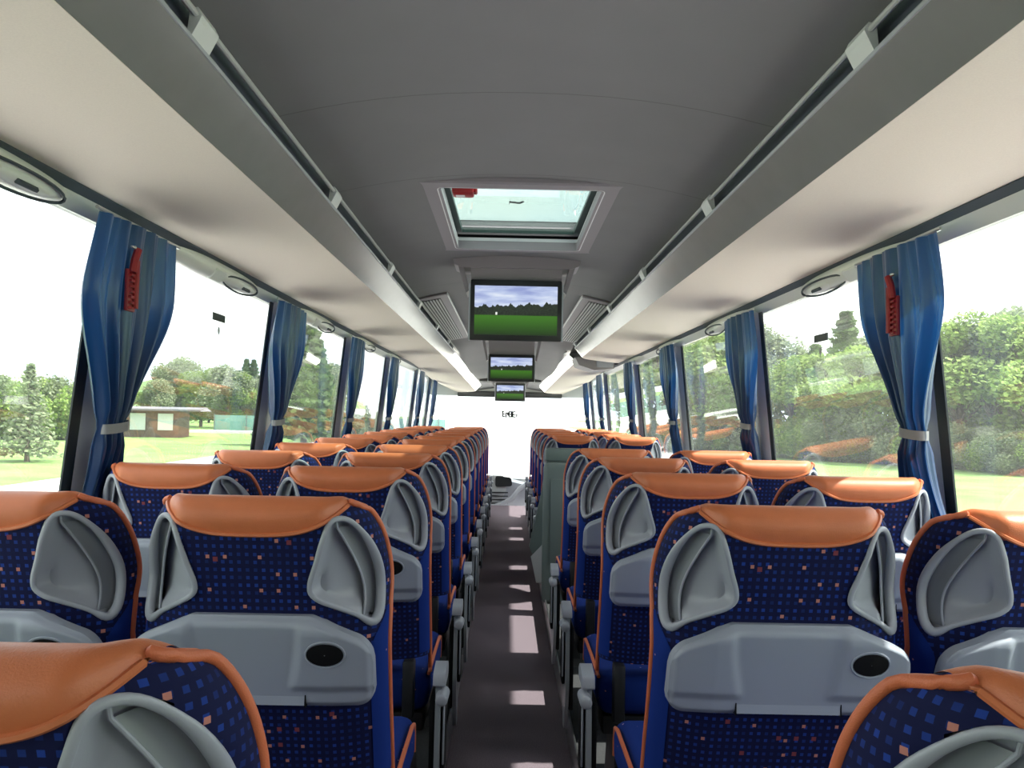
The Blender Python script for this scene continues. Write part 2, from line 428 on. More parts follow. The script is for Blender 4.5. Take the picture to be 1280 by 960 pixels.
# ceiling with a hole for the roof hatch
HX0, HX1, HY0, HY1 = -0.285, 0.285, 2.84, 3.89
def CZ(x, y):
    base = 0.80 - 0.075 * (abs(x) / .62) ** 2.2
    if y > 8.4: base -= 0.30 * sm(8.4, 11.3, y) + 0.10 * sm(11.3, 12.3, y)
    return CAMZ + base
xs = [-.64, -.6, -.52, -.44, -.36, HX0, -.2, -.1, 0, .1, .2, HX1, .36, .44, .52, .6, .64]
ys = [Y0, 0, 1, 2, HY0, 3.4, HY1, 4.5, 6, 7.5, 8.4, 8.9, 9.4, 9.9, 10.4, 10.9, 11.3, 11.8, 12.38]
cm = MB()
for dz in (0, .03):
    vs = [(x, y, CZ(x, y) + dz) for y in ys for x in xs]; fs = []
    nx = len(xs)
    for i in range(len(ys) - 1):
        for j in range(nx - 1):
            if ys[i] >= HY0 - 1e-6 and ys[i + 1] <= HY1 + 1e-6 and xs[j] >= HX0 - 1e-6 and xs[j + 1] <= HX1 + 1e-6: continue
            fs.append((i * nx + j, i * nx + j + 1, (i + 1) * nx + j + 1, (i + 1) * nx + j))
    cm.add(vs, fs)
ce = cm.build('ceiling', CEIL, sharp=60); struct(ce)
# roof skin above the racks closes the shell
rs = MB().box(-1.22, -HX1 - .08, Y0, Y1 + .06, 2.2, 2.24).box(HX1 + .08, 1.22, Y0, Y1 + .06, 2.2, 2.24).box(-HX1 - .08, HX1 + .08, Y0, HY0 - .14, 2.2, 2.24).box(-HX1 - .08, HX1 + .08, HY1 + .25, Y1 + .06, 2.2, 2.24).build('ceiling_roof_skin', DARK, smooth=False); struct(rs)

# ------------------------------------------------------------------ windscreen header and front fittings
struct(MB().box(-1.25, 1.25, Y1 - .03, Y1, -.55, .30).build('wall_front_lower', WALLM, smooth=False))
hd = MB().box(-.78, .78, 12.30, 12.375, 1.515, 1.60, .01).build('trim_20', DARK); struct(hd)
hd2 = MB().prism([(11.2, 1.705), (11.32, 1.69), (11.32, 1.74), (11.2, 1.76)], 'x', -.42, .42).build('trim_21', DARK); struct(hd2)

# ------------------------------------------------------------------ luggage racks
def rack_profile(s, xb, zb, k=0):
    return None
def sweep(m, prof_at, ys):
    rows = [[(x, y, z) for x, z in prof_at(y)] for y in ys]
    o = len(m.v); m.grid(rows, True); n = len(rows[0])
    m.f.append(tuple(o + i for i in range(n))); m.f.append(tuple(o + (len(rows) - 1) * n + i for i in range(n))[::-1])
    return m
def rng(a, b, n): return [a + (b - a) * i / n for i in range(n + 1)]
def rack(s, ya, yb, label, lit, curved_end):
    root = empty('luggage_rack', (s * .86, ya, CAMZ + .56))
    root.rotation_euler = (0, 0, 0)
    T = Vector(root.location)
    def loc(m):
        m.v = [(v[0] - T.x, v[1] - T.y, v[2] - T.z) for v in m.v]; return m
    front = ya > 8
    def pinch(y):       # inner edge moves outward at a curved end, inward and down for the front rack
        if front:
            t = sm(ya, 12.1, y); e = sqrt(max(0, 1 - max(0, (y - 11.55) / .62) ** 2))
            return -.20 * t + .30 * (1 - e), -.245 * t
        if curved_end and y > yb - .5:
            q = (y - yb + .5) / .5; return .34 * (1 - sqrt(max(0, 1 - q * q * .96))), 0
        return 0, 0
    ysr = rng(ya, yb, 10) if not (curved_end or front) else rng(ya, yb - .65, 10) + [yb - .65 + .65 * sin(pi / 2 * i / 10) for i in range(1, 11)]
    def under(y):
        dx, dz = pinch(y); xi = .675 + dx; zo = CAMZ + .544 + dz * .35; zi = CAMZ + .563 + dz
        xo = max(1.09, xi + .02)
        pr = [(xi + (xo - xi) * t, zi + (zo - zi) * t - .006 * sin(pi * t)) for t in (0, .12, .3, .5, .7, .88, 1)]
        return [(s * x, z) for x, z in pr] + [(s * xo, zo + .02), (s * xi, zi + .02)]
    loc(sweep(MB(), under, ysr)).build('underside', RACK, root)
    def face(y):
        dx, dz = pinch(y); zi = CAMZ + .563 + dz; x = .675 + dx
        h = .10 if not front else .10 - .015 * sm(ya, 12, y)
        return [(s * (x - .001), zi), (s * (x - .073), zi + h * .86), (s * (x - .055), zi + h * .9), (s * (x + .02), zi + .024)]
    loc(sweep(MB(), face, ysr)).build('light_strip' if lit else 'fascia', LAMP if lit else STRIP, root, sharp=25)
    lip = lambda y: (s * (.675 - .072 + pinch(y)[0]), y, CAMZ + .563 + .089 + pinch(y)[1])
    loc(MB().tube([lip(y) for y in ysr], .0055, 6)).build('fascia_lip', GREY, root)
    if not front:
        yr = ysr if not curved_end else rng(ya, yb - .4, 10)
        loc(MB().tube([(s * .592, y, CAMZ + .690) for y in yr], .006, 8)).build('rail', WALLM, root)
        # dark strip behind rail and lip paints the shade of the open slot
        loc(MB().prism([(s * .628, CAMZ + .655), (s * .64, CAMZ + .655), (s * .64, CAMZ + .735), (s * .628, CAMZ + .735)], 'y', ya, yb - (.5 if curved_end else 0))).build('slot', GUT, root, smooth=False)
        for y in (1.42, 2.56, 3.83, 5.10, 6.40, 7.70):
            if y < ya or y > yb - .4: continue
            loc(MB().prism([(s * .581, CAMZ + .688), (s * .585, CAMZ + .678), (s * .600, CAMZ + .648), (s * .607, CAMZ + .652), (s * .602, CAMZ + .700), (s * .588, CAMZ + .702)], 'y', y, y + .085)).build('rail_bracket', WHITE, root, smooth=False)
    else:
        loc(MB().tube([(s * (.594 + min(0, pinch(y)[0])), y, CAMZ + .69 + pinch(y)[1]) for y in rng(ya, 12.0, 8)], .008, 6)).build('rail', WALLM, root)
    # floor and back of the rack above, closes the view from below
    loc(MB().box(min(s * .68, s * 1.10), max(s * .68, s * 1.10), ya, yb - (.55 if (curved_end or front) else 0), CAMZ + .60, CAMZ + .61)).build('shelf', HOUS, root, smooth=False)
    tag(root, label, 'luggage rack')
    return root
rack(-1, Y0 + .01, 8.80, 'long beige luggage rack above the left windows with glossy grey strip', False, False)
rack(-1, 8.81, 12.17, 'short front luggage rack on the left with a glowing white light strip', True, False)
rack(1, Y0 + .01, 8.35, 'long beige luggage rack above the right windows ending in a curve', False, True)
rack(1, 8.90, 12.17, 'short front luggage rack on the right with a glowing white light strip', True, False)
# recessed compartment between the right racks
bx = empty('overhead_locker', (.85, 8.3, CAMZ + .5)); bx.location.y += .06; tag(bx, 'dark grey recessed overhead locker between the two right luggage racks', 'locker')
MB().prism([(-.20, .10), (-.16, .02), (.0, -.03), (.20, -.01), (.20, .10)], 'y', 0.05, .58).build('locker_body', HOUS, bx, smooth=False)
MB().box(.02, .19, .04, .05, .0, .08, .003, 1).build('locker_door', GREY, bx)

# groove and channel between racks and windows
k = 21
for s in (-1, 1):
    for prof, mt in (([(1.088, .540), (1.088, .575), (1.14, .575), (1.112, .524)], GUT), ([(1.110, .5245), (1.115, .560), (1.17, .56), (1.152, .492), (1.142, .490)], CHAN)):
        k += 1
        q = MB().prism([(s * x, CAMZ + z) for x, z in prof], 'y', Y0 + .005, 11.9).build('trim_%d' % k, mt, smooth=False); struct(q)
# reading light units on the channel
def reading_unit():
    root = empty('reading_light_unit')
    rows = []
    n, mm = 18, 7
    for i in range(n + 1):
        t = i / n; y = -.42 + .80 * t; w = .034 * sqrt(max(0.0, 1 - (2 * abs(t - .52)) ** 2.6)) + .001; h = .024 * sm(0, .35, t) * sqrt(max(0, 1 - max(0, (t - .7) / .3) ** 2)) + .001
        rows.append([(w * cos(pi * j / mm), y, -h * sin(pi * j / mm)) for j in range(mm + 1)])
    MB().grid(rows).build('fairing', CHAN, root)
    ring = [(.026 * cos(2 * pi * j / 28), .17 + .17 * sin(2 * pi * j / 28), -.024 + .004 * abs(sin(2 * pi * j / 28))) for j in range(28)]
    MB().tube(ring, .0035, 6, closed=True).build('ring', GUT, root)
    MB().sphere((0, .20, -.020), (.018, .11, .008), 14, 6).build('lens', WHITE, root)
    MB().box(-.022, .022, -.10, -.01, -.027, -.018, .003, 1).build('lamp_cover', WHITE, root)
    MB().tube([(.0, .17, -.030), (.0, .23, -.030)], .006, 6).build('nozzle', GUT, root)
    return root
ru = reading_unit(); first = True
ORD = ['nearest', 'second', 'third', 'fourth', 'fifth', 'sixth', 'seventh']
for s, ends in ((-1, (1.94, 3.46, 5.02, 6.58, 8.14)), (1, (1.60, 3.16, 4.72, 6.28, 7.84))):
    for i, e in enumerate(ends):
        o = ru if first else copy_tree(ru); first = False
        o.location = (s * 1.127, e - .38, CAMZ + .509)
        o.rotation_euler = (0, s * .80, 0); o.scale = (1.15, 1.2, 1.3)
        tag(o, 'pale oval reading light unit above the %s windows, %s from the camera' % ('left' if s < 0 else 'right', ORD[i]), 'reading light', 'reading light units under the racks')

# ------------------------------------------------------------------ roof hatch
h = empty('roof_hatch', (0, 3.38, CAMZ + .79)); tag(h, 'square glazed roof hatch in the grey ceiling with open green glass lid', 'roof hatch')
def frame_ring(m, outer, inner, z0, z1):
    ox0, ox1, oy0, oy1 = outer; ix0, ix1, iy0, iy1 = inner
    o = rounded_poly([(ox0, oy0), (ox1, oy0), (ox1, oy1), (ox0, oy1)], .035, 4); i_ = rounded_poly([(ix0, iy0), (ix1, iy0), (ix1, iy1), (ix0, iy1)], .012, 4)
    n = len(o); rows = [[(x, y, z1) for x, y in o], [(x, y, z0) for x, y in o], [(x * .99, y * .99, z0 - .006) for x, y in o], [(x, y, z0 - .004) for x, y in i_], [(x, y, z1) for x, y in i_]]
    return m.grid(rows, True)
frame_ring(MB(), (-.385, .385, -.62, .550), (-.28, .28, -.545, .500), -.005, .03).build('frame', HOUS, h)
wl = MB()
frame_ring(wl, (-.297, .297, -.56, .515), (-.284, .284, -.545, .502), -.004, .046)
wl.build('shaft', WHITE, h, smooth=False)
LZ = lambda y: .050 + (y + .58) / 1.10 * .026
lid = MB().hexa([(-.33, -.58, LZ(-.58)), (.33, -.58, LZ(-.58)), (.33, .52, LZ(.52)), (-.33, .52, LZ(.52)), (-.33, -.58, LZ(-.58) + .006), (.33, -.58, LZ(-.58) + .006), (.33, .52, LZ(.52) + .006), (-.33, .52, LZ(.52) + .006)]).build('lid_glass', HGLASS, h, smooth=False)
lf = MB()
for a in ((-.33, -.262, -.58, .52), (.262, .33, -.58, .52), (-.262, .262, -.58, -.555), (-.262, .262, .470, .52)):
    zf = LZ
    lf.hexa([(a[0], a[2], zf(a[2]) - .012), (a[1], a[2], zf(a[2]) - .012), (a[1], a[3], zf(a[3]) - .012), (a[0], a[3], zf(a[3]) - .012), (a[0], a[2], zf(a[2]) + .003), (a[1], a[2], zf(a[2]) + .003), (a[1], a[3], zf(a[3]) + .003), (a[0], a[3], zf(a[3]) + .003)])
lf.build('lid_frame', pbr('dark_green_rubber', (0.012, .035, .03), .5), h, smooth=False)
rh = MB().box(-.245, -.168, -.500, -.425, -.012, .022, .008).box(-.172, -.155, -.485, -.445, -.004, .014, .004, 1).build('release_handle', RED, h)
MB().box(-.232, -.200, -.470, -.445, -.0135, -.0115).build('handle_label', WHITE, rh, smooth=False)
MB().tube([(-.27, -.54, .01), (-.16, -.535, .016), (-.10, -.535, .016), (-.06, -.54, .01)], .006, 8).build('lever', DARK, h)
lfm = MB().tube([(-.02, -.02, 0), (0, 0, .003), (.02, -.005, 0), (.035, -.02, .002)], .004, 6).tube([(-.02, -.02, 0), (-.022, .012, 0)], .002, 5).build('fallen_twig', DARK)
lfm.location = (-.02, 3.30, CAMZ + .853); tag(lfm, 'tiny dark twig lying on the roof hatch glass', 'twig')

# ------------------------------------------------------------------ ceiling monitors
def monitor(y, w, zt, zb, label, arms=True):
    root = empty('ceiling_monitor', (0, y, CAMZ + zt))
    hh = zt - zb; hw = w / 2
    MB().box(-hw, hw, 0, .035, -hh, 0, .006).build('casing', DARK, root)
    sx, s0, s1 = hw - .022 * w / .46, -hh + .028, -.030
    sm_ = MB().box(-sx, sx, -.002, .001, s0, s1); sm_.uv = lambda co: ((co.x + sx) / (2 * sx), (co.z - s0) / (s1 - s0))
    sm_.build('screen', SCREEN, root, smooth=False)
    top = CZ(0, y) - (CAMZ + zt)
    cw = hw * 1.42
    MB().prism([(-cw, top), (-cw * .97, top - .045), (-cw * .85, top - .06), (cw * .85, top - .06), (cw * .97, top - .045), (cw, top)], 'y', .02, .24).prism([(-hw * 1.02, top - .05), (-hw * .98, -.03), (hw * .98, -.03), (hw * 1.02, top - .05)], 'y', .036, .16).build('housing', HOUS, root, smooth=False)
    for s in (-1, 1):
        MB().prism([(s * cw * .93, top - .03), (s * cw * .84, top - .03), (s * hw * 1.04, -.05), (s * hw * 1.10, -.065)], 'y', .03, .20).build('arm', HOUS, root, smooth=False)
        MB().box(min(s * hw, s * (hw + .008)), max(s * hw, s * (hw + .008)), .004, .03, -hh, -.02).build('edge_strip', GREY, root, smooth=False)
    tag(root, label, 'monitor', 'ceiling monitors along the aisle')
monitor(4.12, .46, .675, .370, 'large nearest ceiling monitor behind the roof hatch showing a green field')
monitor(8.25, .46, .600, .330, 'middle ceiling monitor hanging between the nearest and the smallest')
monitor(11.2, .40, .425, .180, 'smallest farthest ceiling monitor hanging in front of the windscreen')

# air vents
def vent(s):
    root = empty('air_vent', (s * .525, 5.2, CAMZ + .742)); root.rotation_euler.y = s * .20
    MB().box(-.095, .095, 0, 2.9, -.010, .004, .003, 1).build('panel', HOUS, root)
    MB().box(min(s * -.045, s * .088), max(s * -.045, s * .088), .10, 2.80, -.0115, -.0095).build('slat_gap_shade', BLACK, root, smooth=False)  # black sheet that paints the shade between the slats
    for k in range(7):
        x = s * (-.036 + .0195 * k)
        MB().box(x - .0055, x + .0055, .11, 2.79, -.017, -.0115).build('slat', WALLM, root, smooth=False)
    MB().box(min(-s * .095, -s * .102), max(-s * .095, -s * .102), 0, 2.9, -.016, .004).build('edge_strip', WHITE, root, smooth=False)
    tag(root, 'slatted ceiling air vent on the %s beside the monitors' % ('left' if s < 0 else 'right'), 'air vent')
vent(-1); vent(1)

# ------------------------------------------------------------------ seats
ZR = 1.0; TAN = .27; HWID = .215; ZT = 1.028
def T_(x, z=0): return (.047 + .012 * sm(.75, .5, z)) * sqrt(max(0.0, 1 - (min(1, abs(x) / HWID)) ** 7))
def bend(x, z): return (.85 * sm(.76, .90, z) + .22 * (1 - sm(.76, .90, z))) * max(0, abs(x) - .118)
def yc(x, z): return (ZR - z) * TAN + .050 + bend(x, z) + .02 * sm(.7, .5, z)
def yr(x, z): return yc(x, z) - T_(x, z)
def ztop(x):
    a = abs(x); return ZT - (0 if a < .13 else .19 * (1 - max(0, 1 - ((a - .13) / (HWID - .13)) ** 2.4) ** (1 / 2.4)))
WING = [(.130, .992), (.118, .957), (.107, .920), (.097, .888), (.101, .868), (.130, .850), (.168, .829), (.192, .813), (.202, .826), (.203, .860), (.199, .910), (.186, .955), (.166, .988), (.147, 1.000)]
WINGS = smooth_closed(WING, 4)
WC = (.152, .900)
WIN = [(WC[0] + (x - WC[0]) * .977, WC[1] + (z - WC[1]) * .98) for x, z in WINGS]
def dent(x, z): return .046 if inside((abs(x), z), WIN) else 0
ZB = .50
def S(x, b, off=0.0):
    zt = ztop(x); t = T_(x, zt); h = min(t * 1.0, .05) + 1e-4
    L1 = zt - h - ZB
    arc = pi * .5 * (t + h) if t > 0 else .001
    tot = 2 * L1 + arc; d = b * tot
    if d < L1:
        z = ZB + d; return Vector((x, yr(x, z) - off, z))
    if d > L1 + arc:
        z = ZB + (tot - d); return Vector((x, yc(x, z) + T_(x, z) + off, z))
    a = pi * (d - L1) / arc; z = zt - h + (h + off) * sin(a)
    return Vector((x, yc(x, z) - (t + off) * cos(a), z))
def b_at(x, z):
    zt = ztop(x); t = T_(x, zt); h = min(t, .05) + 1e-4; L1 = zt - h - ZB; arc = pi * .5 * (t + h); tot = 2 * L1 + arc
    if z <= zt - h: return (z - ZB) / tot
    return (L1 + arc * math.asin(min(1, (z - zt + h) / h)) / pi) / tot
def back_mb():
    m = MB(); cols = 104; rows = []
    bl = [i / 150 for i in range(151)]
    for j in range(cols + 1):
        x = HWID * sin(pi * (j / cols - .5)); row = []
        for b in bl:
            p = S(x, b)
            if b < .5 and dent(p.x, p.z): p.y += .056
            row.append(tuple(p))
        rows.append(row)
    m.grid(rows)
    n = len(bl); m.f += [(j * n, (j + 1) * n, (j + 2) * n - 1, (j + 1) * n - 1) for j in range(cols)]
    return m
def side_panel_mb(s):
    m = MB(); rows = []
    def xin(z): return .1915 + (HWID - .002 - .1915) * sm(.76, .832, z)
    for i in range(41):
        z = .512 + (.833 - .512) * i / 40; row = []
        x0 = xin(z)
        for q in range(9):
            x = x0 + (HWID - x0) * sin(pi / 2 * q / 8); row.append((s * (x + .0012 * q / 8), yr(x, z) - .0022, z))
        for q in range(8):
            x = x0 + (HWID - x0) * cos(pi / 2 * (q + 1) / 8 * .8); row.append((s * (x + .0012), yc(x, z) + T_(x, z) + .0016, z))
        rows.append(row)
    return m.grid(rows)
CAPW = .158
def zd(x): return ZT - .006 - .050 * (1 - (abs(x) / CAPW) ** 3.2)
def cap_mb():
    m = MB(); rows = []
    for j in range(41):
        a = sin(pi * (j / 40 - .5)); x = CAPW * a
        b0 = b_at(x, min(zd(x), ztop(x) - .003)); b1 = 1 - b_at(x, ztop(x) - .075)
        row = []
        for i in range(25):
            q = i / 24; b = b0 + (b1 - b0) * q
            o = .006 * min(1, 6 * q + .05) * min(1, 8 * (1 - abs(a)) + .15)
            row.append(tuple(S(x, b, o)))
        rows.append(row)
    m.grid(rows)
    edge = [tuple(S(CAPW * sin(pi * (j / 40 - .5)), b_at(CAPW * sin(pi * (j / 40 - .5)), min(zd(CAPW * sin(pi * (j / 40 - .5))), ztop(CAPW * sin(pi * (j / 40 - .5))) - .003)), .002)) for j in range(41)]
    m.tube(edge, .0038, 6)
    return m
def side_piping(s):
    p = []
    x0 = CAPW * .985; q0 = S(x0, b_at(x0, ztop(x0) - .003), .003)
    p.append((s * (x0 - .004), q0.y + .004, q0.z - .002))
    for k in range(22):
        w = k / 21; a0 = math.asin((x0 - .13) / (HWID - .13)); a = a0 + (pi / 2 - a0) * w
        x = .13 + (HWID - .13) * sin(a)
        z = ztop(min(x, HWID - 1e-5)) if k < 21 else ZT - .19
        y = (q0.y + .002) * (1 - sm(0, .30, w)) + (yc(x, z) + .45 * T_(x, z)) * sm(0, .30, w)
        p.append((s * x, y, z + .001))
    for z in (.825, .81, .80, .775, .75, .72, .70, .64, .58, .50, .44):
        p.append((s * (HWID + .001), yc(HWID, z) + .006 * sm(.838, .79, z), z))
    return MB().tube(p, .0060, 12)
def ring_mb(s):
    pts = []; rad = []
    for x, z in WINGS:
        pts.append((s * x, yr(x, z) - .003, z)); rad.append(.0048 + .0040 * sm(.17, .2, x))
    return MB().tube(pts, rad, 12, closed=True, flat=.8)
def xarc_old(z):
    # ridge between dish and handle slot, from the apex down to the outer foot
    t = (1.0 - z) / .2; return .150 + .030 * sin(min(1, max(0, t)) * pi * .62)
def xarc(z):
    t = min(1, max(0, (.985 - z) / .165)); return .140 + .040 * sin(t * pi * .60)
def xout(z):
    # outer edge of the wing at height z
    xs_ = []
    for i in range(len(WINGS)):
        a, b = WINGS[i - 1], WINGS[i]
        if (a[1] - z) * (b[1] - z) <= 0 and a[1] != b[1]: xs_.append(a[0] + (b[0] - a[0]) * (z - a[1]) / (b[1] - a[1]))
    return max(xs_) if xs_ else .17
def dish_mb(s):
    m = MB(); N = len(WINGS); rows = []
    for r in (0.0, .2, .4, .55, .7, .8, .88, .94, 1.0):
        row = []
        for x, z in WINGS:
            X = WC[0] + (x - WC[0]) * r; Z = WC[1] + (z - WC[1]) * r
            q = sm(xarc(Z) - .004, xarc(Z) + .004, X)
            e = min(1, (1 - r) * 5.5)
            d = (.006 + .022 * sm(.832, .868, Z)) * e * (1 - q) + .030 * min(1, (1 - r) * 9) * q
            row.append((s * X, yr(X, Z) + d, Z))
        rows.append(row)
    m.grid(rows, True); return m
def slot_mb(s):
    # crescent slot between dish and handle, its shade put into a darker plastic
    m = MB(); rows = []
    for k in range(17):
        z = .984 - .160 * k / 16; xa = xarc(z); xb = max(xa + .002, xout(z) - .006)
        rows.append([(s * (xa + (xb - xa) * q), yr(xa + (xb - xa) * q, z) + .003 + .017 * sin(pi * (.04 + .90 * q)), z) for q in (0, .15, .3, .5, .7, .85, 1)])
    m.grid(rows); return m
def ridge_mb(s):
    return MB().tube([(s * (xarc(z) - .001), yr(xarc(z), z) + .004, z) for z in [.995 - .172 * k / 16 for k in range(17)]], .0022, 8)
def tray_y(x, z):
    base = (ZR - z) * TAN - .030 + .12 * max(0, abs(x) - .13)
    pod = 0
    for s, xi in ((-1, .100), (1, .082)):
        edge = xi - .018 * sm(.80, .68, z)
        q = sm(edge - .010, edge + .010, s * x) * sm(.701, .719, z)
        pod = max(pod, q)
    return base - .009 * pod * (1 - .8 * sm(.803, .833, z)) + .008 * sm(.815, .835, z)
CUP = (.127, .774)
TW = .204
def tz_hi(x):
    a = abs(x); z = .835 - max(0, a - .10) * .42
    r = .028; q = max(0, (a - (TW - r)) / r)
    return z - .030 * (1 - sqrt(max(0, 1 - q * q))) - .006 * sm(.08, .12, a) * 0
def tz_lo(x):
    a = abs(x); r = .030; q = max(0, (a - (TW - r)) / r)
    return .675 + .030 * (1 - sqrt(max(0, 1 - q * q)))
def tray_mb():
    m = MB(); rows = []; n, k = 96, 60
    for j in range(n + 1):
        x = TW * sin(pi / 2 * max(-1, min(1, (2 * j / n - 1) * 1.0))) * .35 + TW * (2 * j / n - 1) * .65
        hi, lo = tz_hi(x), tz_lo(x); col = []
        for i in range(k + 1):
            z = lo + (hi - lo) * i / k
            d = min(z - lo, hi - z, TW - abs(x)); e = .010 * (1 - sm(0, .012, d)) ** 1.5
            col.append((x, tray_y(x, z) + e, z))
        col = [(x, tray_y(x, lo) + .034, lo)] + col + [(x, tray_y(x, hi) + .034, hi)]
        rows.append(col)
    m.grid(rows); q = len(rows[0])
    m.f += [tuple(range(q)), tuple(n * q + i for i in range(q))[::-1]]
    return m
def seat(kind):
    root = empty('coach_seat')
    back_mb().build('backrest', FAB, root, sharp=50)
    cap_mb().build('headrest_pad', LEATHER, root)
    for s in (-1, 1):
        side_piping(s).build('piping', PIPE, root)
        side_panel_mb(s).build('side_panel', SIDE, root)
    for s in (-1, 1):
        wd = dish_mb(s).build('shoulder_grip', GREY, root, sharp=60)
        ring_mb(s).build('grip_rim', GREY, wd)
        slot_mb(s).build('grip_slot', SLOT_SHADE, wd)
        ridge_mb(s).build('grip_ridge', GREY, wd)
    tr = tray_mb().build('tray_table', TRAY, root, sharp=50)
    cyy = tray_y(*CUP)
    ell = lambda rx, rz, dy, n=28: [(CUP[0] + rx * cos(2 * pi * k / n), tray_y(CUP[0] + rx * cos(2 * pi * k / n), CUP[1] + rz * sin(2 * pi * k / n)) + dy, CUP[1] + rz * sin(2 * pi * k / n)) for k in range(n)]
    MB().tube(ell(.0325, .0225, -.0002), .0020, 6, closed=True).build('cup_ring', TRAY, tr)
    rows = [ell(.0305, .0195, -.0018), ell(.02, .013, -.0026), ell(.001, .001, -.0030)]
    MB().grid(rows, True).build('cup_holder', BLACK, tr)  # black disc laid on the tray, painting the shade of the cup hollow
    ly = lambda z: tray_y(0, z)
    MB().hexa([(-.088, ly(.690) - .0015, .680), (.088, ly(.690) - .0015, .680), (.088, ly(.690) + .01, .680), (-.088, ly(.690) + .01, .680),
               (-.088, ly(.690) - .0015, .696), (.088, ly(.690) - .0015, .696), (.088, ly(.690) + .01, .696), (-.088, ly(.690) + .01, .696)]).build('tray_latch', TRAY, tr, smooth=False)
    MB().box(-.0905, -.0885, ly(.69) - .0022, ly(.69) + .012, .677, .699).box(.0885, .0905, ly(.69) - .0022, ly(.69) + .012, .677, .699).build('latch_gap', BLACK, tr, smooth=False)
    # cushion
    cu = MB().box(-.218, .218, .175, .66, .345, .455, .035, 4).build('seat_cushion', SIDE, root, sharp=60)
    for s in (-1, 1):
        MB().tube([(s * .216, .20, .448), (s * .216, .40, .452), (s * .216, .58, .450), (s * .214, .635, .435), (s * .212, .66, .40), (s * .212, .662, .36)], .005, 7).build('cushion_piping', PIPE, root)
    MB().box(-.205, .205, .19, .60, .290, .344, .008).build('seat_frame', DARK, root)
    MB().prism([(.22, 0), (.52, 0), (.50, .03), (.42, .29), (.27, .29), (.24, .03)], 'x', -.16, -.12).prism([(.22, 0), (.52, 0), (.50, .03), (.42, .29), (.27, .29), (.24, .03)], 'x', .12, .16).build('leg_frame', DARK, root, smooth=False)
    # recliner hinges behind the lower backrest
    for s in (-1, 1):
        MB().box(s * .165 - .016, s * .165 + .016, .135, .185, .34, .50, .008).build('hinge', DARK, root)
    if kind:
        s = kind
        def M_(m): return m if s > 0 else m.mir()
        br = M_(MB().prism(rounded_poly([(.12, .47), (.10, .20), (.16, .02), (.25, .02), (.27, .22), (.30, .36), (.25, .47)], .03), 'x', .243, .256)).build('armrest_bracket', ARMG, root)
        M_(MB().box(.226, .2425, .13, .27, .10, .40, .006)).build('bracket_core', BLACK, br)
        M_(MB().cyl((.262, .080, .415), .0165, 'y', .07, 20, .018).sphere((.262, .081, .415), (.0165, .007, .0165), 16, 8)).build('pivot_knob', GREY, br)
        M_(MB().prism(rounded_poly([(.105, .440), (.115, .475), (.20, .487), (.235, .462), (.22, .440)], .012, 3), 'x', .236, .270)).build('pivot_cover', GREY, br)
        M_(MB().box(.2565, .268, .150, .235, .19, .385, .004)).build('lever', BLACK, br)
        M_(MB().box(.262, .268, .142, .149, .22, .39, .002, 1)).build('lever_edge', GREY, br)
        M_(MB().box(.229, .241, .30, .36, .02, .34, .004)).build('support_post', METAL, root)
    return root
protoL = seat(1); protoR = seat(-1); protoW = seat(0)
used = set()
ROWN = {-1: 'nearest cut-off', 0: 'first full', 1: 'second full', 2: 'third full', 3: 'fourth full', 4: 'fifth full', 5: 'sixth full', 6: 'seventh full', 7: 'eighth full', 8: 'ninth full', 9: 'tenth full', 10: 'frontmost'}
RN = {0: 'first full', 1: 'second full', 2: 'third full', 3: 'fourth full', 6: 'fifth full', 7: 'sixth full', 8: 'seventh full', 9: 'eighth full', 10: 'frontmost', -1: 'nearest cut-off'}
for side in (-1, 1):
    rows = list(range(-1, 11)) if side < 0 else [-1, 0, 1, 2, 3, 6, 7, 8, 9, 10]
    for n in rows:
        y = 1.365 + .78 * n if n >= 0 else (.575 if side < 0 else .530)
        for pos in ('aisle', 'window'):
            if n == -1 and pos == 'window': continue
            P = protoW if pos == 'window' else (protoL if side < 0 else protoR)
            o = P if P not in used else copy_tree(P); used.add(P)
            o.location = (side * (.455 if pos == 'aisle' else .918), y, PZ)
            o.scale = (1, 1, (.970 if side < 0 else .974) if n == -1 else 1)
            nm = (ROWN if side < 0 else RN)[n]
            tag(o, 'blue speckled coach seat with orange top, %s %s seat, %s row' % (side < 0 and 'left-hand' or 'right-hand', pos, nm), 'seat', 'blue coach seats in rows along the aisle')

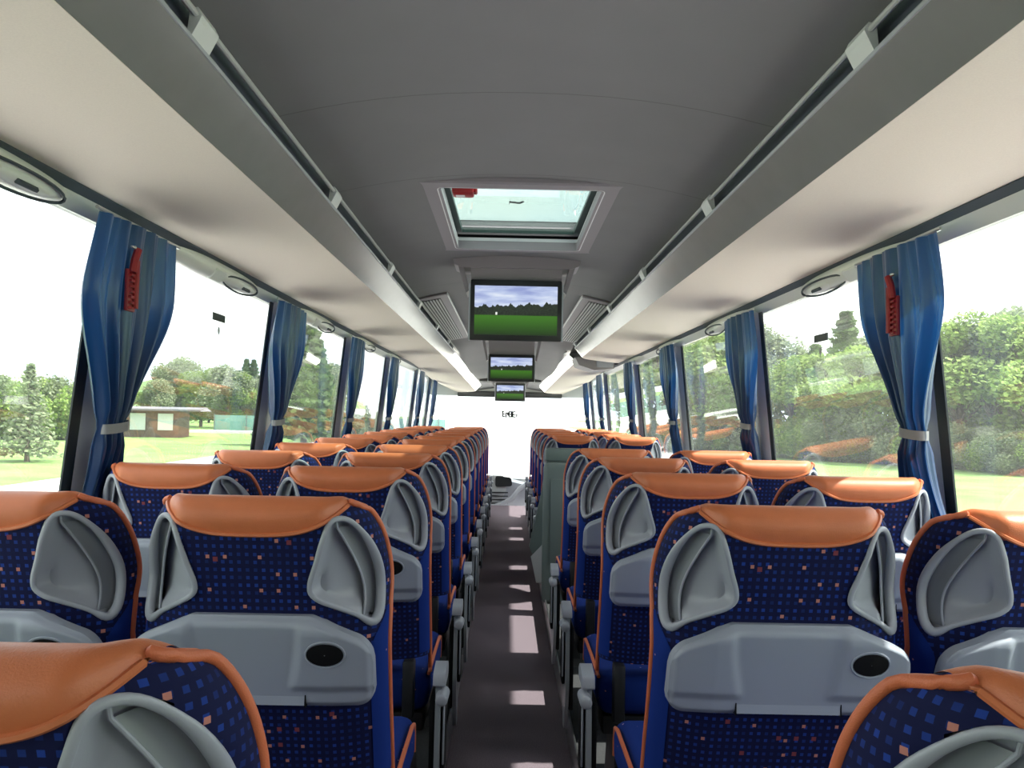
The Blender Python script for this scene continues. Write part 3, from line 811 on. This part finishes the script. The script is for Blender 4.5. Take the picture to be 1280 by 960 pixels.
# ------------------------------------------------------------------ curtains
def curtain(s, yp, i, seed):
    rnd = random.Random(seed); m = MB(); rows = []; nu, nv = 72, 44
    ph = [rnd.uniform(0, 6.28) for _ in range(4)]
    z0, z1, zt = .70, 1.748, (1.205 if s < 0 else 1.230); yp += .02 if s < 0 else (-.022 if i == 0 else .05)
    for v in range(nv + 1):
        t = v / nv; z = z1 + (z0 - z1) * t
        if z > zt:
            q = (z1 - z) / (z1 - zt); w = (.48 + .03 * sin(pi * min(1, q * 1.5))) * (1 - .75 * sm(.30, 1.03, q))
        else:
            q = (zt - z) / (zt - z0); w = .125 + .20 * sm(0, .85, q)
        cyy = yp - .02 + .02 * sm(0, 1, abs(z - zt) / .3) if True else 0
        cyy = yp + .015 - .03 * sm(.3, 1, (z1 - z) / (z1 - zt)) + .05 * sm(zt, zt - .22, z)
        amp = .004 + .012 * sm(z1 + .1, z1 - .35, z)
        if abs(z - zt) < .05: amp *= .35 + .65 * abs(z - zt) / .05
        thick = .0
        row = []
        for u in range(nu + 1):
            a = u / nu
            wob = sin(2 * pi * 6 * a + ph[0] + .5 * sin(3 * t + ph[1])) + .5 * sin(2 * pi * 10.5 * a + ph[2] + 1.1 * t) + .28 * sin(2 * pi * 17 * a + ph[3] + 2 * t)
            yy = cyy + w * (a - .5) + .006 * sin(9 * t + 5 * a + ph[3])
            xx = WX(max(z, WB)) - .085 + .022 * sm(1.20, .95, z) - amp * wob * (1 - .25 * sm(1.19, 1.0, z)) - .02 * sin(pi * a) * sm(1.0, 1.2, z)
            row.append((s * xx, yy, z))
        rows.append(row)
    m.grid(rows)
    root = empty('window_curtain', (s * 1.1, yp + .13, z0))
    T = Vector(root.location); m.v = [(a - T.x, b - T.y, c - T.z) for a, b, c in m.v]
    cl = m.build('cloth', CURT, root, sharp=180)
    band = [(0 * s + s * (WX(zt) - .094) - T.x + s * .030 * cos(2 * pi * k / 24), yp - .012 + .060 * sin(2 * pi * k / 24) - T.y, zt - T.z + .006 * sin(2 * pi * k / 24)) for k in range(24)]
    bm_ = MB()
    bm_.grid([[(x, y, z - .013) for x, y, z in band], [(x, y, z + .013) for x, y, z in band]], True)
    bm_.build('tie_band', TIE, root)
    MB().tube([(s * (WX(1.765) - .085) - T.x, yp - .24 - T.y, 1.752 - T.z), (s * (WX(1.765) - .085) - T.x, yp + .27 - T.y, 1.752 - T.z)], .005, 6).build('curtain_rod', METAL, root)
    return root
CN = ['nearest', 'second', 'third', 'fourth', 'fifth', 'sixth']
for s in (-1, 1):
    for i, yp in enumerate((PIL if s < 0 else PILR)[1:]):
        c = curtain(s, yp, i, 11 * i + (3 if s > 0 else 0))
        tag(c, 'blue satin curtain tied at a %s window pillar, %s from the camera' % ('left' if s < 0 else 'right', CN[i]), 'curtain', 'blue curtains tied at the window pillars')

# ------------------------------------------------------------------ emergency hammers
def hammer(s, y, z, label):
    root = empty('emergency_hammer', (s * 1.035, y, z)); root.scale = (.85, .85, .85); tag(root, label, 'emergency hammer')
    MB().box(-.006, .006, -.028, .028, -.11, .02, .004).build('holder', pbr('dull_red_holder', (.30, .02, .03), .4), root)
    for k in range(7):
        MB().box(-s * .0105 - .004, -s * .0105 + .004, -.022, .002, -.105 + .017 * k, -.097 + .017 * k).build('grip_ridge', RED, root, smooth=False)
    hd_ = MB().tube([(-s * .012, -.012, .01), (-s * .014, -.004, .05), (-s * .014, .016, .085)], .012, 8).build('hammer_head', RED, root)
    MB().cyl((-s * .014, -.008, .088), .006, 'y', -.022, 10, .003).build('steel_tip', METAL, hd_)
    MB().tube([(-s * .012, .012, -.10), (-s * .012, .014, .05)], .010, 8).build('handle', RED, root)
hammer(-1, 2.17, 1.605, 'red emergency hammer hanging in front of the nearest left curtain')
hammer(1, 2.27, 1.592, 'red emergency hammer hanging in front of the nearest right curtain')
def sticker(s, y, z, label):
    x = s * (WX(z) - .004)
    o = MB().box(-.002, .002, -.065, .065, -.014, .014).build('window_sticker', SEAL, smooth=False); o.location = (x, y, z); tag(o, label, 'sticker')
    MB().sphere((-s * .001, 0, -.050), (.0015, .012, .016), 12, 6).build('sensor_dot', GREY, o)
sticker(-1, 3.17, 1.61, 'small dark sticker on the left window behind the nearest curtain')
sticker(1, 3.12, 1.575, 'small dark sticker on the right window behind the nearest curtain')

# ------------------------------------------------------------------ stairwell guards on the right of the aisle
g1 = empty('stairwell_guard', (.45, 5.75, PZ)); tag(g1, 'tall grey green guard panel leaning into the aisle beside the middle stairs', 'guard panel')
MB().prism([(-.20, .86), (.16, .86), (.16, .0), (-.16, .0), (-.20, .02), (-.31, .26), (-.295, .34), (-.235, .62)], 'y', .0, .10).build('panel', GREENG, g1, smooth=False)
MB().box(-.21, .17, -.02, .12, .86, .95, .015).build('top_cap', GREENG, g1)
MB().hexa([(-.26, -.006, .02), (-.17, -.006, .02), (-.17, 0, .02), (-.26, 0, .02), (-.30, -.006, .20), (-.17, -.006, .34), (-.17, 0, .34), (-.30, 0, .20)]).build('sunlit_corner', WALLM, g1, smooth=False)  # pale plate over the lower corner, painting its patch of sunlight
g2 = empty('stairwell_guard', (.42, 5.20, PZ)); tag(g2, 'lower grey green guard panel just ahead of the fourth right row', 'guard panel')
MB().box(-.215, .20, .0, .10, .0, .875, .03, 4).build('panel', GREENG, g2)
MB().box(-.17, .16, -.012, .0, .25, .78, .004).build('inset', GREENG, g2)
MB().tube([(-.05, .05, .87), (-.05, .05, .89), (.02, .05, .895), (.12, .05, .89), (.12, .05, .87)], .009, 8).build('grab_bar', METAL, g2)
# wall and seat-height panel across the middle stairs
g3 = empty('door_console', (.95, 4.45, PZ)); tag(g3, 'grey console by the middle door beneath the right windows', 'console')
MB().box(-.18, .22, 0, .85, 0, .50, .03, 3).build('body', GREENG, g3)
MB().box(-.16, .20, .03, .82, .50, .53, .01).build('lid', GREY, g3)

# ------------------------------------------------------------------ dashboard
db = empty('dashboard', (0, 11.7, -.5)); tag(db, 'curved pale grey dashboard with dark display under the windscreen', 'dashboard')
MB().prism([(-1.1, .35), (-1.1, .72), (-.5, .84), (-.30, .84), (.0, .82), (.18, .78), (.30, .74), (.9, .70), (.9, .3), (-1.1, .3)], 'y', .0, .55).build('shelf', GREY, db, smooth=False)
MB().prism(rounded_poly([(-.34, .50), (-.34, .90), (-.06, .90), (-.02, .72), (-.10, .50)], .04), 'y', -.12, .0).build('centre_console', WALLM, db)
MB().prism(rounded_poly([(-.18, .745), (-.18, .90), (.04, .88), (.06, .76)], .04), 'y', -.15, -.121).build('display', DARK, db)
for k in range(4):
    MB().box(-.30, -.0, -.135, -.121, .66 - .05 * k, .675 - .05 * k).build('air_slot', DARK, db, smooth=False)
MB().tube([(-.30, -.1, .45), (-.1, -.13, .50), (.05, -.13, .58), (.16, -.1, .72), (.30, .0, .80)], .035, 10).build('grab_rail', GREY, db)
sw = empty('steering_wheel', (-.62, 11.35, .42)); tag(sw, 'black steering wheel at the driving position on the left', 'steering wheel')
MB().tube([(.23 * cos(2 * pi * k / 32), .12 * sin(2 * pi * k / 32), .2 * sin(2 * pi * k / 32)) for k in range(32)], .016, 8, closed=True).build('rim', DARK, sw)
MB().tube([(-.22, 0, 0), (0, .02, -.02), (.22, 0, 0)], .014, 6).tube([(0, .02, -.02), (0, .25, -.45)], .03, 8).build('column', DARK, sw)
# small notice on the windscreen, dark blurred characters
sg = empty('windscreen_notice', (-.01, 12.38, CAMZ + .005)); tag(sg, 'small notice with dark characters stuck to the middle of the windscreen', 'notice')
lm = MB()
def st(x0, x1, z0, z1): lm.box(x0 - .005, x1 + .005, 0, .006, z0 - .004, z1 + .004)
st(-.095, -.085, -.04, .045); st(-.10, -.075, .035, .045); st(-.085, -.06, -.003, .006); st(-.085, -.058, -.04, -.031)
st(-.045, -.035, -.05, .02); st(-.045, -.01, .012, .022); st(-.02, -.01, -.02, .02)
st(.0, .010, -.045, .040); st(.0, .045, .030, .040); st(.0, .045, -.008, .002); st(.0, .045, -.045, -.035); st(.035, .045, -.045, .04)
st(.055, .10, .030, .040); st(.055, .065, -.045, .04); st(.055, .10, -.010, .0); st(.055, .10, -.045, -.035); st(.115, .125, -.035, .0)
lm.build('characters', DARK, sg, smooth=False)

# ------------------------------------------------------------------ outside
GZ = -1.35
grass_m = pbr('sunlit_grass', (0.20, 0.31, 0.10), 0.9, spec=0.1, noise=0.25, nscale=.35, bump=0)
gm = MB(); rows = [[(x, y, GZ) for x in (-400, -60, -20, -4, 4, 20, 60, 400)] for y in (-200, -30, 0, 13, 40, 80, 160, 500)]
gm.grid(rows).build('ground', grass_m, smooth=False)['kind'] = 'structure'
yard = MB().box(-10.8, 11.0, -60, 13.4, GZ, GZ + .02).box(-16, 13, 13.4, 40, GZ, GZ + .02).box(-16, 13, 40, 190, GZ, GZ + .02).box(-36, 32, 190, 420, GZ, GZ + .02).build('ground_added_bounce', pbr('added_bounce_concrete', (.60, .575, .555), .9, noise=.03, nscale=.5), smooth=False); struct(yard)  # added pale ground: neutral bounce into the bus and a white view ahead
hill_m = pbr('wooded_hill', (0.13, 0.20, 0.085), 0.95, spec=0.05, noise=.45, nscale=.10)
def hill(cx, cy, rx, ry, h, seed):
    rnd = random.Random(seed); rows = []
    for i in range(13):
        t = i / 12; row = []
        for k in range(40):
            a = 2 * pi * k / 40; r = t
            row.append((cx + rx * r * cos(a), cy + ry * r * sin(a), GZ - .5 + h * (cos(pi * r) * .5 + .5) * (1 + .07 * sin(3 * a + seed) * r + rnd.uniform(-.03, .03))))
        rows.append(row)
    return MB().grid(rows, True)
hm = MB()
for a in ((-150, 250, 120, 60, 9, 1), (-110, 290, 60, 60, 14, 2), (-230, 170, 90, 80, 11, 3), (150, 200, 70, 90, 14, 4), (-330, 330, 120, 100, 30, 5)):
    q = hill(*a); hm.add(q.v, q.f)
hm.build('hills', hill_m)['kind'] = 'structure'

LV = [leaf_mat('spring_leaves', (0.16, 0.26, 0.05), (0.36, 0.46, 0.13)), leaf_mat('dark_leaves', (0.06, 0.12, 0.03), (0.14, 0.22, 0.06)), leaf_mat('grey_green_leaves', (0.17, 0.22, 0.12), (0.34, 0.38, 0.22))]
BARK = pbr('bark', (.16, .13, .10), .9, noise=.3, nscale=8)
def tree(kind, seed, leaves):
    rnd = random.Random(seed)
    root = empty('tree')
    tk = MB(); K = .4 if kind == 'bush' else 1
    tk.tube([(0, 0, 0), (.03, .02, 1.2 * K), (-.04, 0, 2.6 * K), (.02, .03, 5.0 * K), (0, 0, 7.2 * K)], [.16, .13, .10, .06, .015], 7)
    m = MB()
    if kind == 'conifer':
        for i in range(16):
            z = .9 + 6.6 * i / 16; r = 2.0 * (1 - (z - .3) / 7.9) + .1
            for k in range(7):
                a = 2 * pi * (k + rnd.random()) / 7; tk.tube([(0, 0, z), (r * .9 * cos(a), r * .9 * sin(a), z - .22 * r)], [.03, .01], 4)
        n = 5200 if seed == 3 else 1500
        for _ in range(n):
            z = .7 + 7.0 * rnd.random() ** 1.25; R_ = 2.1 * (1 - (z - .2) / 7.8) + .08; a = rnd.uniform(0, 2 * pi); lay = (z * 2.2) % 1
            r = R_ * sqrt(rnd.random()) * (.72 + .4 * lay); c = Vector((r * cos(a), r * sin(a), z - .15 * r)); leaf(m, c, .14, rnd)
    else:
        blobs = []
        nb = 16 if kind == 'round' else 12
        for _ in range(nb):
            a = rnd.uniform(0, 2 * pi); h_ = rnd.uniform(1.6, 6.9) if kind == 'round' else rnd.uniform(.9, 3.2)
            rr = (2.0 * sin(pi * min(1, max(.1, (h_ - .4) / 7.4))) if kind == 'round' else 1.9) * rnd.uniform(.35, 1)
            blobs.append((Vector((rr * cos(a), rr * sin(a), h_)), rnd.uniform(.75, 1.25)))
            tk.tube([(0, 0, h_ * .5), (rr * .5 * cos(a), rr * .5 * sin(a), h_ * .8), (rr * cos(a), rr * sin(a), h_)], [.06, .035, .012], 5)
        for _ in range(9500):
            c, r = rnd.choice(blobs); d = Vector((rnd.gauss(0, 1), rnd.gauss(0, 1), rnd.gauss(0, 1))).normalized() * r * rnd.uniform(.55, 1.05)
            leaf(m, c + d, .088, rnd)
    m.build('foliage', leaves, root, smooth=False); tk.build('trunk', BARK, root)
    return root
def leaf(m, c, s, rnd):
    u = Vector((rnd.gauss(0, 1), rnd.gauss(0, 1), rnd.gauss(0, 1))).normalized(); v = u.orthogonal().normalized() * s * rnd.uniform(.6, 1.2); u = u * s * rnd.uniform(.8, 1.5)
    m.add([c - u, c + v, c + u, c - v], [(0, 1, 2, 3)])
protos = {'round': [tree('round', 1, LV[0]), tree('round', 2, LV[2])], 'conifer': [tree('conifer', 3, LV[1])], 'airy': [tree('conifer', 8, LV[2])], 'bush': [tree('bush', 4, LV[0]), tree('bush', 5, LV[2])]}
usedt = set()
def place(kind, v, x, y, h, label, group, wide=1.0, rz=None):
    P = protos[kind][v % len(protos[kind])]
    o = P if P not in usedt else copy_tree(P); usedt.add(P)
    base = 7.9 if kind != 'bush' else 4.3
    s = h / base; o.location = (x, y, GZ); o.rotation_euler.z = random.uniform(0, 6.28) if rz is None else rz; o.scale = (s * wide, s * wide, s)
    tag(o, label, 'tree', group)
place('airy', 0, -22.0, 38, 4.6, 'young airy conifer standing alone on the left meadow', None, 1.35)
# the wood on the right
rt = random.Random(5)
for i in range(20):
    t = i / 19; px = 1290 - 480 * t + rt.uniform(-12, 12)
    y = 46 + 22 * t + (1.6 if i % 2 else -1.6); x = (px - 634) * y / F
    kd = 'conifer' if i in (9, 11, 14, 17) else 'round'
    hh = 8.7 + rt.uniform(-1.6, 1.4) + (.5 if kd == 'conifer' else 0) + .6 * t
    place(kd, i, x, y, hh, 'tall %s in the dense wood right of the bus' % ('dark conifer' if kd == 'conifer' else 'leafy spring green tree'), 'trees of the wood on the right', 1.35)
for i in range(18):
    t = i / 17; px = 1300 - 470 * t + rt.uniform(-12, 12); y = 42 + 22 * t + rt.uniform(-.5, .5)
    place('bush', i, (px - 634) * y / F, y, 2.9 + rt.uniform(-.6, .7), 'rounded bush at the foot of the wood right of the bus', 'bushes in front of the right wood', 1.2)
# left side
for i in range(12):
    px = 165 + 22 * i + rt.uniform(-8, 8); y = 118 + rt.uniform(-9, 9)
    place('round', i, (px - 634) * y / F, y, 7.0 + 2.8 * sin(i * .45) ** 2 + rt.uniform(-1, 1), 'leafy tree on the low wooded rise beyond the left meadow', 'trees on the rise beyond the left meadow', 1.5)
for i in range(7):
    px = 262 + 9 * i; y = 150
    place('conifer', 0, (px - 634) * y / F, y, 10.0 + rt.uniform(-1.5, 2.0), 'dark conifer on the skyline of the left rise', 'conifers on the left skyline', 1.1)
for i in range(7):
    px = -14 + 16 * i + rt.uniform(-5, 5); y = 66 + rt.uniform(-5, 5)
    place('bush', i, (px - 634) * y / F, y, 4.2 + rt.uniform(-.6, 1.2), 'loose bush at the far edge of the left meadow behind the young conifer', 'bushes at the far edge of the left meadow', 1.2)
place('conifer', 0, (381 - 634) * 60 / F, 60, 10.5, 'tall dark conifer seen through the third left window', None, 1.2)
place('conifer', 0, (398 - 634) * 75 / F, 75, 9.0, 'slender conifer just ahead of the tall one on the left', None, 1.0)
for i in range(4):
    px = 402 + 14 * i; y = 70
    place('bush', i, (px - 634) * y / F, y, 3.6, 'green bush beside the yard ahead on the left', 'bushes beside the left yard')
# low brick building across the left meadow
bd = empty('pavilion', (-29.6, 72, GZ), rz=.18); bd.scale = (.78, .78, .8); tag(bd, 'low brick building with two white shuttered windows across the left meadow', 'building')
MB().box(-8, 1.2, 0, 6, 0, 2.9).build('wall', pbr('brown_brick', (.17, .11, .08), .9, noise=.3, nscale=2), bd, smooth=False)
MB().hexa([(-8.6, -.9, 2.9), (3.6, -.9, 2.9), (3.6, 6.6, 2.9), (-8.6, 6.6, 2.9), (-8.6, -.9, 3.1), (3.6, -.9, 3.1), (3.0, 6.6, 3.35), (-8.6, 6.6, 3.35)]).build('roof', pbr('grey_roof', (.17, .165, .18), .8), bd, smooth=False)
for x in (-6.2, -3.9, -1.0):
    fr = MB().box(x - .1, x + 1.7, -.06, 0, .7, 2.7).build('window', pbr('window_frame_brown', (.12, .08, .06), .7), bd, smooth=False)
    MB().box(x, x + 1.6, -.09, -.061, .8, 2.6).build('shutter', WHITE, fr, smooth=False)
hs = empty('house', (-52, 80, GZ), rz=.3); tag(hs, 'pale house with white roof behind the young conifer on the left', 'house')
MB().box(-5, 5, 0, 6, 0, 3.4).build('wall', pbr('cream_render', (.66, .64, .58), .9), hs, smooth=False)
MB().prism([(-.7, 3.3), (3, 6.0), (6.7, 3.3)], 'x', -5.6, 5.6).build('roof', pbr('pale_roof', (.66, .64, .66), .7), hs, smooth=False)
for x in (-3.6, -.6, 2.2): MB().box(x, x + 1.3, -.05, 0, 1.2, 2.6).build('window', DARK, hs, smooth=False)
fn = empty('boundary_fence', (-33, 93, GZ)); tag(fn, 'teal mesh fence along a pale kerb at the end of the left meadow', 'fence')
MB().box(0, 26, .0, .06, .2, 1.9).build('mesh_panel', pbr('teal_mesh', (.17, .33, .29), .8), fn, smooth=False)
for k in range(8): MB().box(k * 3.6, k * 3.6 + .1, -.08, 0, 0, 2.0).build('post', GREENG, fn, smooth=False)
kb = MB().box(-34, -4, 88, 91, GZ, GZ + .25).build('kerb_path', pbr('white_path', (.75, .74, .72), .9), smooth=False); tag(kb, 'long pale path running along the far end of the left meadow', 'path')
